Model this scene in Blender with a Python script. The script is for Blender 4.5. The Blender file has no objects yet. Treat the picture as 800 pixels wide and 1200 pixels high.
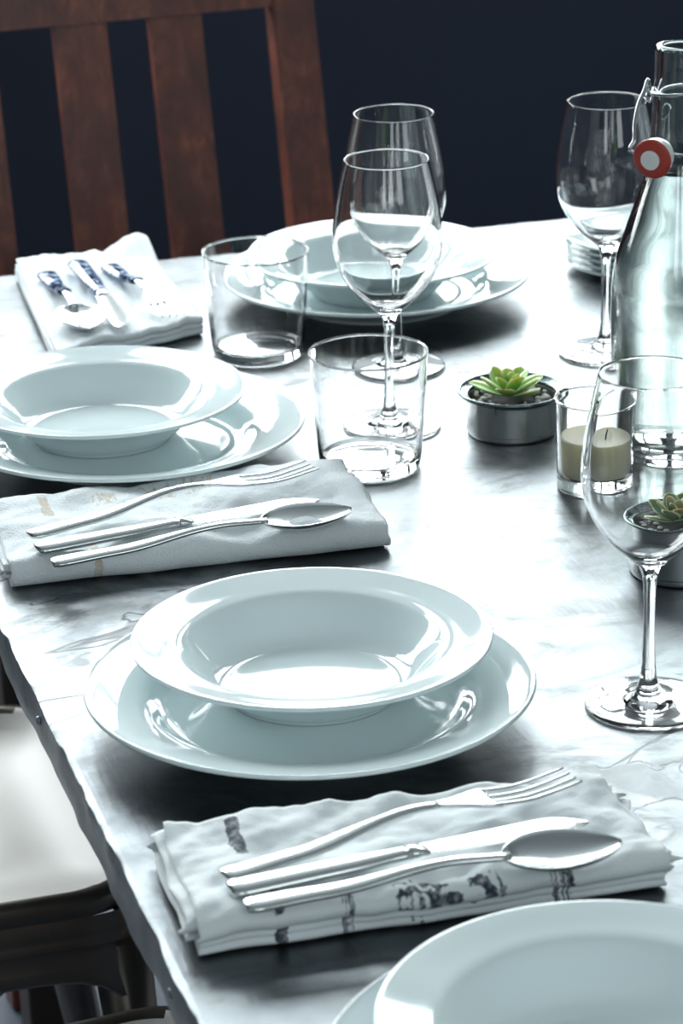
import bpy, bmesh, math, random
from mathutils import Vector, Matrix, noise
random.seed(7)
D = bpy.data
C = bpy.context.scene.collection
SC = bpy.context.scene
R = math.radians
PI = math.pi
TZ = 0.75                      # height of the table top

# ---------------------------------------------------------------- camera
YAW = R(16.0)                  # the table and the room stand turned by 16 degrees
CAM = Vector((0, 0, 1.5))
PITCH, ROLL, FPX = R(20.7), R(1.4), 3500.0
Fw = Vector((0, math.cos(PITCH), -math.sin(PITCH)))
R0 = Vector((1, 0, 0)); U0 = R0.cross(Fw)
Rt = R0*math.cos(ROLL) - U0*math.sin(ROLL)
Up = U0*math.cos(ROLL) + R0*math.sin(ROLL)
cd = D.cameras.new('camera'); cam = D.objects.new('camera', cd); C.objects.link(cam)
m = Matrix((Rt, Up, -Fw)).transposed().to_4x4(); m.translation = CAM
cam.matrix_world = m
cd.sensor_fit = 'VERTICAL'; cd.sensor_height = 36; cd.sensor_width = 24
cd.lens = FPX/1200*36
cd.clip_start = 0.05
cd.dof.use_dof = True; cd.dof.focus_distance = 1.95; cd.dof.aperture_fstop = 14
SC.camera = cam

# ---------------------------------------------------------------- world and light
w = D.worlds.new('world'); SC.world = w; w.use_nodes = True
w.node_tree.nodes['Background'].inputs[0].default_value = (0.83, 0.955, 0.985, 1)
w.node_tree.nodes['Background'].inputs[1].default_value = 0.24
SC.view_settings.view_transform = 'Standard'; SC.view_settings.look = 'None'
SC.view_settings.gamma = 1; SC.view_settings.exposure = 0.62
SC.view_settings.use_curve_mapping = False

def UV(u, v, z=0.0):           # room frame: u runs along the far table edge, v away from the camera
    return Vector((u*math.cos(YAW) - v*math.sin(YAW), u*math.sin(YAW) + v*math.cos(YAW), z))

WALL_V = 3.95
WIN = [(-1.10, -0.24), (-0.10, 0.74), (0.86, 1.70), (1.82, 2.66)]
WZ0, WZ1 = 1.04, 2.86
for i, (a, b) in enumerate(WIN):
    ld = D.lights.new('window_daylight', 'AREA'); lo = D.objects.new('window_daylight', ld); C.objects.link(lo)
    ld.shape = 'RECTANGLE'; ld.size = b - a - 0.02; ld.size_y = WZ1 - WZ0 - 0.02
    ld.energy = 9.5*PI*ld.size*ld.size_y; ld.color = (0.92, 0.99, 1.0)
    lo.location = UV((a+b)/2, WALL_V + 0.22, (WZ0+WZ1)/2)
    lo.rotation_euler = (R(-90), 0, YAW)

for i, (uu, hw) in enumerate([(-.75, .28), (.25, .28), (1.55, .40)]):      # unseen area lamps added behind the camera: fill, streaks in the glass bowls
    ld = D.lights.new('rear_fill', 'AREA'); lo = D.objects.new('rear_fill', ld); C.objects.link(lo)
    ld.shape = 'RECTANGLE'; ld.size = hw*2; ld.size_y = 1.5
    ld.energy = 1.9*PI*ld.size*ld.size_y; ld.color = (0.90, 0.98, 1.0)
    lo.location = UV(uu, -1.28, 2.05)
    lo.rotation_euler = (R(90), 0, YAW)

def G(x, y, z=TZ):             # the point at height z that the photograph shows at pixel x, y
    v = Fw + Rt*((x-400)/FPX) - Up*((y-600)/FPX)
    return CAM + v*((z - CAM.z)/v.z)

# ---------------------------------------------------------------- materials
def mat(name, col=(.8,.8,.8), rough=.5, metal=0, **kw):
    mt = D.materials.new(name); mt.use_nodes = True
    b = mt.node_tree.nodes['Principled BSDF']
    b.inputs['Base Color'].default_value = (*col, 1)
    b.inputs['Roughness'].default_value = rough
    b.inputs['Metallic'].default_value = metal
    for k, v in kw.items():
        b.inputs[k.replace('_', ' ')].default_value = v
    return mt
class NT:                      # tiny node helper
    def __init__(s, mt):
        s.t = mt.node_tree; s.b = s.t.nodes['Principled BSDF']
    def n(s, typ, **kw):
        nd = s.t.nodes.new(typ)
        for k, v in kw.items(): setattr(nd, k, v)
        return nd
    def l(s, a, b): s.t.links.new(a, b)
    def coord(s, scale=(1,1,1), out='Object'):
        tc = s.n('ShaderNodeTexCoord'); mp = s.n('ShaderNodeMapping'); mp.inputs['Scale'].default_value = scale
        s.l(tc.outputs[out], mp.inputs[0]); return mp.outputs[0]
    def noise(s, co, scale, detail=4, rough=.5, dist=0):
        nd = s.n('ShaderNodeTexNoise'); s.l(co, nd.inputs['Vector'])
        nd.inputs['Scale'].default_value = scale; nd.inputs['Detail'].default_value = detail
        nd.inputs['Roughness'].default_value = rough; nd.inputs['Distortion'].default_value = dist
        return nd.outputs['Fac']
    def ramp(s, f, stops):
        nd = s.n('ShaderNodeValToRGB'); s.l(f, nd.inputs[0]); e = nd.color_ramp.elements
        while len(e) < len(stops): e.new(.5)
        for el, (p, c) in zip(e, stops):
            el.position = p; el.color = (*c, 1) if len(c) == 3 else c
        return nd.outputs[0]
    def math(s, op, a, b=None, c=None, clamp=False):
        nd = s.n('ShaderNodeMath', operation=op); nd.use_clamp = clamp
        for i, x in enumerate((a, b, c)):
            if x is None: continue
            if isinstance(x, (int, float)): nd.inputs[i].default_value = x
            else: s.l(x, nd.inputs[i])
        return nd.outputs[0]
    def mix(s, f, a, b, typ='MIX'):
        nd = s.n('ShaderNodeMix', data_type='RGBA', blend_type=typ)
        for i, x in ((0, f), (6, a), (7, b)):
            if isinstance(x, (int, float)): nd.inputs[i].default_value = x
            elif isinstance(x, tuple): nd.inputs[i].default_value = (*x, 1)
            else: s.l(x, nd.inputs[i])
        return nd.outputs[2]
    def bump(s, h, strength, dist=.001):
        nd = s.n('ShaderNodeBump'); nd.inputs['Strength'].default_value = strength; nd.inputs['Distance'].default_value = dist
        s.l(h, nd.inputs['Height']); s.l(nd.outputs[0], s.b.inputs['Normal'])

M = {}
M['porcelain'] = mat('porcelain', (.76, .865, .875), .06)
def glassm(name, col, ior, rough=0):
    mt = mat(name, col, rough); b = mt.node_tree.nodes['Principled BSDF']
    b.inputs['Transmission Weight'].default_value = 1; b.inputs['IOR'].default_value = ior
    return mt
M['glass'] = glassm('clear_glass', (1, 1, 1), 1.47)
M['green_glass'] = glassm('bottle_glass', (.93, .985, .96), 1.47)
M['water'] = glassm('water', (.985, 1, .994), 1.33)
M['steel'] = mat('polished_steel', (.66, .69, .69), .2, 1)
M['wire'] = mat('steel_wire', (.36, .38, .40), .2, 1)
M['red_rubber'] = mat('red_rubber', (.42, .045, .03), .45)
M['ceramic'] = mat('white_ceramic', (.82, .84, .83), .15)
M['soil'] = mat('soil', (.03, .028, .025), .9)
M['pebble'] = mat('pebble', (.75, .75, .72), .6)
M['wax'] = mat('wax', (.93, .89, .66), .4, Subsurface_Weight=.6, Subsurface_Scale=.01, Subsurface_Radius=(1,.9,.5))
M['wick'] = mat('wick', (.03, .03, .03), .9)
M['wall'] = mat('navy_paint', (.016, .021, .036), .6)
M['side_wall'] = mat('grey_paint', (.10, .11, .13), .7)
M['ceiling'] = mat('ceiling_paint', (.25, .27, .28), .8)
M['frame'] = mat('window_paint', (.03, .035, .045), .5)

# wall: faint roller marks
n = NT(M['wall']); f = n.noise(n.coord(), 3, 5)
n.l(n.mix(f, (.012, .020, .044), (.019, .031, .060)), n.b.inputs['Base Color'])
# floor
M['floor'] = mat('slate_floor', (.05, .06, .08), .45)
n = NT(M['floor']); f = n.noise(n.coord(), 5, 6)
n.l(n.mix(f, (.08,.10,.145), (.17,.20,.26)), n.b.inputs['Base Color'])
n.bump(f, .2)

# zinc table top
M['zinc'] = mat('worn_zinc', (.6,.6,.6), .35, 1.0)
n = NT(M['zinc']); co = n.coord()
big = n.noise(co, 3.5, 5, .55, .6); mid = n.noise(co, 16, 6, .6, .3); fine = n.noise(co, 120, 4, .6)
cr = n.noise(n.coord((1, 1.7, 1)), 4.2, 5, .5, 1.1)
crack = n.math('SUBTRACT', 1, n.math('MULTIPLY', n.math('ABSOLUTE', n.math('SUBTRACT', cr, .5)), 160), clamp=True)
gate = n.ramp(n.noise(co, 2.6, 2), [(.50, (0,0,0)), (.60, (1,1,1))])
crack = n.math('MULTIPLY', crack, gate)
base = n.ramp(big, [(.36, (.085,.097,.107)), (.5, (.19,.208,.218)), (.62, (.36,.38,.39))])
base = n.mix(n.ramp(mid, [(.42, (1,1,1)), (.56, (0,0,0))]), base, (.15,.167,.18))
spots = n.ramp(n.noise(co, 34, 3, .5), [(.70, (0,0,0)), (.76, (1,1,1))])
base = n.mix(n.math('MULTIPLY', spots, .7), base, (.06,.042,.034))
base = n.mix(n.math('MULTIPLY', crack, .95), base, (.03,.033,.036))
vein = n.noise(n.coord((1, 1.6, 1)), 7, 9, .68, 2.2)
base = n.mix(n.ramp(vein, [(.36, (1,1,1)), (.50, (0,0,0))]), base, (.095,.105,.112))
vein2 = n.noise(n.coord((1.3, 1, 1)), 11, 8, .7, 3)
base = n.mix(n.ramp(vein2, [(.56, (0,0,0)), (.68, (.8,.8,.8))]), base, (.11,.115,.113))
n.l(base, n.b.inputs['Base Color'])
ro = n.math('ADD', n.math('MULTIPLY', mid, .30), n.math('MULTIPLY', big, .30))
n.l(n.math('ADD', ro, .11), n.b.inputs['Roughness'])
sc = n.noise(n.coord((30, 2, 1)), 9, 5, .7)
hh = n.math('ADD', n.math('ADD', n.math('MULTIPLY', mid, 1.0), n.math('MULTIPLY', fine, .15)), n.math('MULTIPLY', crack, -.35))
hh = n.math('ADD', hh, n.math('MULTIPLY', sc, .25))
n.bump(hh, .35, .002)
# zinc edge strip, duller and dented
M['zinc_edge'] = mat('dull_zinc_edge', (.3,.33,.36), .5, .8)
n = NT(M['zinc_edge']); co = n.coord()
f = n.noise(co, 30, 5, .65); g = n.noise(co, 8, 3)
n.l(n.mix(f, (.06,.075,.088), (.30,.34,.37)), n.b.inputs['Base Color'])
n.bump(n.math('ADD', f, g), .4, .003)
M['nail'] = mat('nail_head', (.3,.33,.36), .5, 1)
M['table_wood'] = mat('table_wood', (.10,.07,.05), .6)
n = NT(M['table_wood']); f = n.noise(n.coord((2, 2, .3)), 12, 5, .6, 1)
n.l(n.mix(f, (.02,.014,.012), (.06,.04,.03)), n.b.inputs['Base Color'])

# reddish wood
M['wood'] = mat('stained_wood', (.2,.07,.05), .42)
n = NT(M['wood']); co = n.coord((9, 9, 1)); f = n.noise(co, 5, 8, .65, 1.6); g = n.noise(n.coord(), 14, 5, .7)
c1 = n.ramp(f, [(.30, (.10,.024,.015)), (.50, (.20,.052,.032)), (.66, (.30,.095,.055))])
c1 = n.mix(n.ramp(g, [(.40, (.75,.75,.75)), (.62, (0,0,0))]), c1, (.07,.024,.018))
n.l(c1, n.b.inputs['Base Color']); n.bump(f, .25)

# chair metal
M['chair_metal'] = mat('bronze_lacquered_metal', (.40,.37,.34), .3, .75)
n = NT(M['chair_metal']); f = n.noise(n.coord(), 22, 5, .6)
n.l(n.mix(f, (.10,.088,.078), (.17,.15,.135)), n.b.inputs['Base Color'])
n.l(n.math('ADD', n.math('MULTIPLY', f, .14), .24), n.b.inputs['Roughness'])
M['seat_paint'] = mat('pale_satin_seat', (.88, .85, .81), .35)
# brushed pot
M['pot_steel'] = mat('brushed_pot_steel', (.5,.52,.52), .3, 1)
n = NT(M['pot_steel']); f = n.noise(n.coord((1, 1, .15)), 90, 5, .7)
n.l(n.mix(f, (.42,.445,.45), (.68,.70,.70)), n.b.inputs['Base Color'])
n.l(n.math('ADD', n.math('MULTIPLY', f, .2), .2), n.b.inputs['Roughness'])
M['pot_rim'] = mat('dark_pot_rim', (.14,.18,.18), .25, 1)
# blue marbled handles
M['blue_handle'] = mat('blue_marbled_handle', (.3,.4,.6), .12)
n = NT(M['blue_handle']); f = n.noise(n.coord(), 95, 5, .6, 1.2)
n.l(n.ramp(f, [(.44, (.008,.020,.055)), (.53, (.06,.14,.32)), (.60, (.45,.58,.75)), (.72, (.8,.88,.95))]), n.b.inputs['Base Color'])

def cloth(name, col, marks, ink, weave=900, fuzz=.5):
    """woven cotton; marks = list of (s0, s1, t0, t1, kind) printed patches in the cloth's own length/width measure"""
    mt = mat(name, col, .9); n = NT(mt)
    n.b.inputs['Sheen Weight'].default_value = .25
    uv = n.n('ShaderNodeTexCoord').outputs['UV']
    sep = n.n('ShaderNodeSeparateXYZ'); n.l(uv, sep.inputs[0])
    wob = n.noise(n.coord(), 150, 2); wob2 = n.noise(n.coord((1, 1.1, .9)), 95, 2)
    s = n.math('ADD', sep.outputs[0], n.math('MULTIPLY', n.math('SUBTRACT', wob, .5), .025))
    t = n.math('ADD', sep.outputs[1], n.math('MULTIPLY', n.math('SUBTRACT', wob2, .5), .16))
    tot = None
    for (s0, s1, t0, t1, kind) in marks:
        a = n.math('MULTIPLY', n.math('GREATER_THAN', s, s0), n.math('LESS_THAN', s, s1))
        b = n.math('MULTIPLY', n.math('GREATER_THAN', t, t0), n.math('LESS_THAN', t, t1))
        k = n.math('MULTIPLY', a, b)
        if kind:
            mp = n.n('ShaderNodeMapping'); mp.inputs['Scale'].default_value = (kind, 2.2, 1); mp.inputs['Location'].default_value = (s0*7, t0*5, 0)
            n.l(uv, mp.inputs[0])
            nz = n.noise(mp.outputs[0], 5.0, 2, .5, 1.2)
            k = n.math('MULTIPLY', k, n.ramp(nz, [(.49, (0,0,0)), (.53, (1,1,1))]))
        tot = k if tot is None else n.math('MAXIMUM', tot, k)
    cc = n.noise(n.coord(), 40, 4)
    base = n.mix(cc, tuple(c*.93 for c in col), col)
    if tot is not None:
        wear = n.noise(n.coord(), 260, 3, .6)
        tot = n.math('MULTIPLY', tot, n.ramp(wear, [(.3, (.55,.55,.55)), (.55, (1,1,1))]))
        base = n.mix(tot, base, ink)
    n.l(base, n.b.inputs['Base Color'])
    wv = n.noise(n.coord(), weave, 2); wr = n.noise(n.coord(), 60, 4, .6)
    n.bump(n.math('ADD', n.math('MULTIPLY', wv, fuzz), n.math('MULTIPLY', wr, 1.2)), .5, .0015)
    return mt

# succulent leaf: green with a pale margin that belongs to the leaf
def leafm(name, g1, g2, edge):
    mt = mat(name, g1, .4, Subsurface_Weight=.25, Subsurface_Scale=.004); n = NT(mt)
    sep = n.n('ShaderNodeSeparateXYZ'); n.l(n.n('ShaderNodeTexCoord').outputs['UV'], sep.inputs[0])
    e = n.math('ABSOLUTE', n.math('SUBTRACT', sep.outputs[0], .5))
    c = n.mix(sep.outputs[1], g1, g2)
    n.l(n.mix(n.ramp(e, [(.36, (0,0,0)), (.47, (1,1,1))]), c, edge), n.b.inputs['Base Color'])
    return mt
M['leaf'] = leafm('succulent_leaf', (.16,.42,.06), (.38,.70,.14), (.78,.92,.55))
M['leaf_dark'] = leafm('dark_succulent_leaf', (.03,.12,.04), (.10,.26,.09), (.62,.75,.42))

# ---------------------------------------------------------------- helpers
def link(name, me, mt, parent=None, smooth=True, loc=(0,0,0)):
    o = D.objects.new(name, me); C.objects.link(o)
    for q in (mt if isinstance(mt, (list, tuple)) else [mt]): me.materials.append(q)
    if smooth:
        for p in me.polygons: p.use_smooth = True
    if parent: o.parent = parent
    o.location = loc
    return o
def obj(name, bm, mt, parent=None, smooth=True, loc=(0,0,0), auto=None):
    bmesh.ops.recalc_face_normals(bm, faces=bm.faces)
    me = D.meshes.new(name)
    if auto:
        for e in bm.edges:
            if len(e.link_faces) == 2 and e.calc_face_angle() > R(auto): e.smooth = False
    bm.to_mesh(me); bm.free()
    return link(name, me, mt, parent, smooth, loc)
def raw(name, verts, faces, mt, parent=None, smooth=True, loc=(0,0,0)):
    me = D.meshes.new(name); me.from_pydata([tuple(v) for v in verts], [], faces); me.update()
    return link(name, me, mt, parent, smooth, loc)
def tag(o, label=None, cat=None, group=None, kind=None):
    if label: o['label'] = label
    if cat: o['category'] = cat
    if group: o['group'] = group
    if kind: o['kind'] = kind
    return o
def empty(name, loc, rz=0):
    o = D.objects.new(name, None); C.objects.link(o); o.location = loc; o.rotation_euler = (0, 0, rz)
    o.empty_display_size = .05
    return o
def copy_tree(o, parent=None):
    c = o.copy(); C.objects.link(c); c.parent = parent
    for ch in list(o.children): copy_tree(ch, c)
    return c
def smooth_profile(pts, k=6):
    """Catmull-Rom through (r, z) points"""
    out = []
    P = [pts[0]] + list(pts) + [pts[-1]]
    for i in range(1, len(P)-2):
        p0, p1, p2, p3 = P[i-1], P[i], P[i+1], P[i+2]
        for j in range(k):
            t = j/k
            out.append(tuple(.5*((2*p1[q]) + (-p0[q]+p2[q])*t + (2*p0[q]-5*p1[q]+4*p2[q]-p3[q])*t*t + (-p0[q]+3*p1[q]-3*p2[q]+p3[q])*t**3) for q in (0, 1)))
    out.append(pts[-1]); return out
def lathe(name, prof, mt, parent=None, seg=96, loc=(0,0,0), smooth=True):
    """prof = [(r, z)...]; r == 0 ends close to a point. Orientation: outward when the profile runs upward on the outside."""
    verts = []; rings = []
    for r, z in prof:
        if r <= 1e-7: rings.append([len(verts)]); verts.append((0, 0, z))
        else:
            rings.append(list(range(len(verts), len(verts)+seg)))
            for i in range(seg):
                a = 2*PI*i/seg; verts.append((r*math.cos(a), r*math.sin(a), z))
    faces = []
    for A, B in zip(rings, rings[1:]):
        for i in range(seg):
            j = (i+1) % seg
            if len(A) == 1 and len(B) == 1: continue
            if len(A) == 1: faces.append((A[0], B[j], B[i]))
            elif len(B) == 1: faces.append((A[i], A[j], B[0]))
            else: faces.append((A[i], A[j], B[j], B[i]))
    return raw(name, verts, faces, mt, parent, smooth, loc)
def tube_bm(bm, path, rad, seg=10, closed=False, flat=1.0):
    path = [Vector(p) for p in path]; n = len(path); rings = []
    up = Vector((0, 0, 1)); prev = None
    for i, p in enumerate(path):
        a = path[(i-1) % n] if (closed or i) else p; b = path[(i+1) % n] if (closed or i < n-1) else p
        t = (b - a).normalized()
        if prev is None:
            s = t.cross(up)
            if s.length < .05: s = t.cross(Vector((1, 0, 0)))
        else: s = prev - t*prev.dot(t)
        s.normalize(); prev = s; q = s.cross(t)
        r = rad[i] if isinstance(rad, (list, tuple)) else rad
        rings.append([bm.verts.new(p + s*math.cos(2*PI*k/seg)*r + q*math.sin(2*PI*k/seg)*r*flat) for k in range(seg)])
    rng = range(n if closed else n-1)
    for i in rng:
        A, B = rings[i], rings[(i+1) % n]
        for k in range(seg): bm.faces.new((A[k], A[(k+1) % seg], B[(k+1) % seg], B[k]))
    if not closed:
        bm.faces.new(rings[0][::-1]); bm.faces.new(rings[-1])
def box_bm(bm, lo, hi, mtx=None):
    x0, y0, z0 = lo; x1, y1, z1 = hi
    vs = [Vector(p) for p in ((x0,y0,z0),(x1,y0,z0),(x1,y1,z0),(x0,y1,z0),(x0,y0,z1),(x1,y0,z1),(x1,y1,z1),(x0,y1,z1))]
    if mtx: vs = [mtx @ v for v in vs]
    v = [bm.verts.new(p) for p in vs]
    fs = [bm.faces.new([v[i] for i in f]) for f in ((0,3,2,1),(4,5,6,7),(0,1,5,4),(1,2,6,5),(2,3,7,6),(3,0,4,7))]
    return v, fs
def bevel(bm, w, seg=2):
    bmesh.ops.bevel(bm, geom=[e for e in bm.edges], offset=w, segments=seg, profile=.6, affect='EDGES', clamp_overlap=True)
def catmull(pts, k=8):
    out = []; P = [Vector(p) for p in pts]; P = [P[0]] + P + [P[-1]]
    for i in range(1, len(P)-2):
        for j in range(k):
            t = j/k; p0, p1, p2, p3 = P[i-1:i+3]
            out.append(.5*((2*p1) + (-p0+p2)*t + (2*p0-5*p1+4*p2-p3)*t*t + (-p0+3*p1-3*p2+p3)*t**3))
    out.append(P[-1]); return out

# ---------------------------------------------------------------- the room
ROT = Matrix.Rotation(YAW, 4, 'Z')
def room_box(name, lo, hi, mt):
    bm = bmesh.new(); box_bm(bm, lo, hi); o = obj(name, bm, mt, smooth=False); o.rotation_euler = (0, 0, YAW)
    return tag(o, kind='structure')
room_box('floor', (-2.4, -1.2, -.1), (4.2, WALL_V+.15, 0), M['floor'])
room_box('ceiling', (-2.4, .5, 3.0), (4.2, WALL_V+.15, 3.1), M['ceiling'])
room_box('wall_left', (-2.5, .9, 0), (-2.4, WALL_V+.15, 3.0), M['side_wall'])
bm = bmesh.new()
def wb(u0, u1, z0, z1): box_bm(bm, (u0, WALL_V, z0), (u1, WALL_V+.15, z1))
wb(-2.4, 4.2, 0, WZ0); wb(-2.4, 4.2, WZ1, 3.0)
us = [-2.4] + [q for w_ in WIN for q in w_] + [4.2]
for i in range(0, len(us), 2): wb(us[i], us[i+1], WZ0, WZ1)
o = obj('wall_back', bm, M['wall'], smooth=False); o.rotation_euler = (0, 0, YAW); tag(o, kind='structure')
for i, (a, b) in enumerate(WIN):
    bm = bmesh.new()
    t = .035
    y0, y1 = WALL_V+.04, WALL_V+.09
    box_bm(bm, (a, y0, WZ0), (a+t, y1, WZ1)); box_bm(bm, (b-t, y0, WZ0), (b, y1, WZ1))
    box_bm(bm, (a+t, y0, WZ0), (b-t, y1, WZ0+t)); box_bm(bm, (a+t, y0, WZ1-t), (b-t, y1, WZ1))
    c = (a+b)/2
    box_bm(bm, (c-.012, y0, WZ0+t), (c+.012, y1, WZ1-t))
    for z in (WZ0+.55, WZ0+1.09):
        box_bm(bm, (a+t, y0+.005, z-.012), (b-t, y1-.005, z+.012))
    o = obj('window_%d' % (i+1), bm, M['frame'], smooth=False); o.rotation_euler = (0, 0, YAW); tag(o, kind='structure')
bm = bmesh.new()
RW = [(-1.04, -.46), (-.04, .54), (1.14, 1.96)]  # openings cut in the unseen rear wall for the added fill lamps
box_bm(bm, (-2.4, -1.35, 0), (4.2, -1.2, 1.28)); box_bm(bm, (-2.4, -1.35, 2.82), (4.2, -1.2, 3.0))
us = [-2.4] + [q for w_ in RW for q in w_] + [4.2]
for i in range(0, len(us), 2): box_bm(bm, (us[i], -1.35, 1.28), (us[i+1], -1.2, 2.82))
o = obj('wall_front', bm, M['side_wall'], smooth=False); o.rotation_euler = (0, 0, YAW); tag(o, kind='structure')
bm = bmesh.new(); box_bm(bm, (-2.4, WALL_V-.015, 0), (4.2, WALL_V, .12)); o = obj('baseboard_back', bm, M['wall'], smooth=False)
o.rotation_euler = (0, 0, YAW); tag(o, kind='structure')

# ---------------------------------------------------------------- table
U_L, U_R, V_N, V_F, TH = .279, 1.165, .62, 2.595, .038
table = empty('dining_table', UV((U_L+U_R)/2, (V_N+V_F)/2, 0), YAW)
tag(table, 'large dining table with worn grey zinc top and dented metal edge', 'table')
tw, tl = (U_R-U_L)/2, (V_F-V_N)/2
# top surface with a slightly chipped outline; the edge strip follows the same outline
def rim_pts():
    pts = []
    N1, N2 = 260, 120
    for i in range(N2): pts.append((-tw + 2*tw*i/N2, -tl, 0, -1))
    for i in range(N1): pts.append((tw, -tl + 2*tl*i/N1, 1, 0))
    for i in range(N2): pts.append((tw - 2*tw*i/N2, tl, 0, 1))
    for i in range(N1): pts.append((-tw, tl - 2*tl*i/N1, -1, 0))
    return pts
RP = rim_pts(); n_ = len(RP)
def chip(x, y, k, s):
    q = noise.noise(Vector((x*k, y*k, s)))
    return q
verts = []; faces = []
def ring(off_in, z, jit, k=22, s=0.3):
    st = len(verts)
    for (x, y, nx, ny) in RP:
        cx = min(1, (tw-abs(x))/.01) if ny else 1; cy = min(1, (tl-abs(y))/.01) if nx else 1
        d = -off_in + jit*chip(x, y, k, s)*min(cx, cy)
        px, py = x + nx*d, y + ny*d
        verts.append((px, py, z + .4*jit*chip(x, y, 60, s+4)))
    return st
r0 = ring(.0050, 0, 0); r1 = ring(.0016, -.0001, .0016, 40, 7); r2 = ring(.0006, -.0012, .0018, 55, 2)
def strip(a, b):
    for i in range(n_):
        j = (i+1) % n_; faces.append((a+i, b+i, b+j, a+j))
strip(r0, r1); strip(r1, r2)
ra_, la_ = list(range(r0+120, r0+381)), [r0 + (760 - k) % n_ for k in range(261)]   # right side upward, left side upward
for k in range(260):
    if k == 0: faces.append(tuple([r0+q for q in range(0, 121)] + [ra_[1], la_[1]]))
    elif k == 259: faces.append(tuple([la_[k], ra_[k]] + [r0+q for q in range(380, 501)]))
    else: faces.append((la_[k], ra_[k], ra_[k+1], la_[k+1]))
top = raw('tabletop', verts, faces, M['zinc'], table, smooth=False, loc=(0, 0, TZ))
for p in top.data.polygons: p.use_smooth = p.area < .00008
verts = []; faces = []
e = [ring(.0006, -.0012, .0018, 55, 2), ring(0, -.006, .0020, 30, 5), ring(.0005, -.016, .0022, 22, 9), ring(.0, -.028, .0025, 26, 11), ring(.003, -.0335, .002, 26, 11), ring(.05, -TH, 0)]
for a, b in zip(e, e[1:]): strip(a, b)
faces.append(tuple(range(e[-1], e[-1]+n_))[::-1])
raw('edge_band', verts, faces, M['zinc_edge'], table, loc=(0, 0, TZ))
for v in (-.30, .05, .40, .75):
    o = lathe('nail_head', [(0, .0014), (.0016, .0012), (.0026, .0006), (.0030, 0), (.0028, -.001)][::-1], M['nail'], table, 16)
    o.rotation_euler = (0, R(-90), 0); o.location = (-tw-.0005, v, TZ-.013)
for sx in (-1, 1):
    for sy in (-1, 1):
        bm = bmesh.new(); x, y = sx*(tw-.13), sy*(tl-.16)
        v, _ = box_bm(bm, (x-.04, y-.04, 0), (x+.04, y+.04, TZ-TH-.0005))
        for q in v[:4]: q.co.x = x + (q.co.x-x)*.7; q.co.y = y + (q.co.y-y)*.7
        bevel(bm, .004); obj('leg', bm, M['table_wood'], table, smooth=False)
bm = bmesh.new()
for sx in (-1, 1): box_bm(bm, (sx*(tw-.13)-.012, -tl+.20, TZ-TH-.09), (sx*(tw-.13)+.012, tl-.20, TZ-TH-.0005))
for sy in (-1, 1): box_bm(bm, (-tw+.17, sy*(tl-.16)-.012, TZ-TH-.09), (tw-.17, sy*(tl-.16)+.012, TZ-TH-.0005))
obj('apron', bm, M['table_wood'], table, smooth=False)

# ---------------------------------------------------------------- wooden chair beyond the far edge
def wood_chair():
    # local frame: x along the back, y away from the table, z up; origin on the floor under the back posts
    t = empty('wooden_chair', (0, 0, 0))
    W = .52; pw, pd = .047, .032; top_z = .985; seat_z = .45
    REC = math.tan(R(13))
    def yy(z): return max(0, z - seat_z)*REC
    for s in (-1, 1):
        bm = bmesh.new(); x = s*(W/2-pw/2); rings = []
        for z in (0, .2, .40, seat_z, .55, .75, top_z+.01):
            y = yy(z) + (.05*(1-z/.4) if z < .4 else 0)
            h = pd/2*(0.8 if z == 0 else 1)
            rings.append([bm.verts.new(p) for p in ((x-pw/2, y-h, z), (x+pw/2, y-h, z), (x+pw/2, y+h, z), (x-pw/2, y+h, z))])
        for A, B in zip(rings, rings[1:]):
            for i in range(4): bm.faces.new((A[i], A[(i+1) % 4], B[(i+1) % 4], B[i]))
        bm.faces.new(rings[0][::-1]); bm.faces.new(rings[-1]); 
        bmesh.ops.bevel(bm, geom=[q for q in bm.edges if abs((q.verts[0].co-q.verts[1].co).normalized().z) > .7], offset=.004, segments=2, affect='EDGES')
        obj('back_post', bm, M['wood'], t, smooth=False)
    def board(name, x0, x1, z0, z1, th, bow=0.0, off=0.0):
        bm = bmesh.new(); n = 10; rows = []
        for i in range(n+1):
            x = x0 + (x1-x0)*i/n; b = bow*(1-(2*i/n-1)**2)
            rows.append([bm.verts.new(p) for p in ((x, yy(z0)-th/2+b+off, z0), (x, yy(z1)-th/2+b+off, z1), (x, yy(z1)+th/2+b+off, z1), (x, yy(z0)+th/2+b+off, z0))])
        for A, B in zip(rows, rows[1:]):
            for i in range(4): bm.faces.new((A[i], A[(i+1) % 4], B[(i+1) % 4], B[i]))
        bm.faces.new(rows[0][::-1]); bm.faces.new(rows[-1])
        return obj(name, bm, M['wood'], t, smooth=False)
    x0, x1 = -W/2+pw, W/2-pw
    board('top_rail', x0-.004, x1+.004, .874, .964, .024)
    board('lower_rail', x0-.004, x1+.004, .50, .545, .022)
    for xc in (-.122, .001, .106): board('back_slat', xc-.029, xc+.029, .542, .888, .013)
    bm = bmesh.new(); box_bm(bm, (-W/2+.01, -.42, seat_z-.03), (W/2-.01, -.018, seat_z)); bevel(bm, .006); obj('seat', bm, M['wood'], t, smooth=False)
    for s in (-1, 1):
        bm = bmesh.new(); x = s*(W/2-.035); box_bm(bm, (x-.02, -.40, 0), (x+.02, -.36, seat_z-.031)); bevel(bm, .004)
        obj('front_leg', bm, M['wood'], t, smooth=False)
    bm = bmesh.new(); box_bm(bm, (-W/2+.05, -.39, seat_z-.10), (W/2-.05, -.37, seat_z-.031)); obj('seat_rail', bm, M['wood'], t, smooth=False)
    return t
wc = wood_chair()
tag(wc, 'reddish brown wooden chair with slatted back behind the far table edge', 'chair')
# outer right post stands where the photograph shows it
P = G(371, 30, .86); P2 = G(345, 150, .80)
WCP = Vector((-.235, 3.05, 0)); wc.location = WCP; wc.rotation_euler = (0, 0, R(19))

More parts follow.
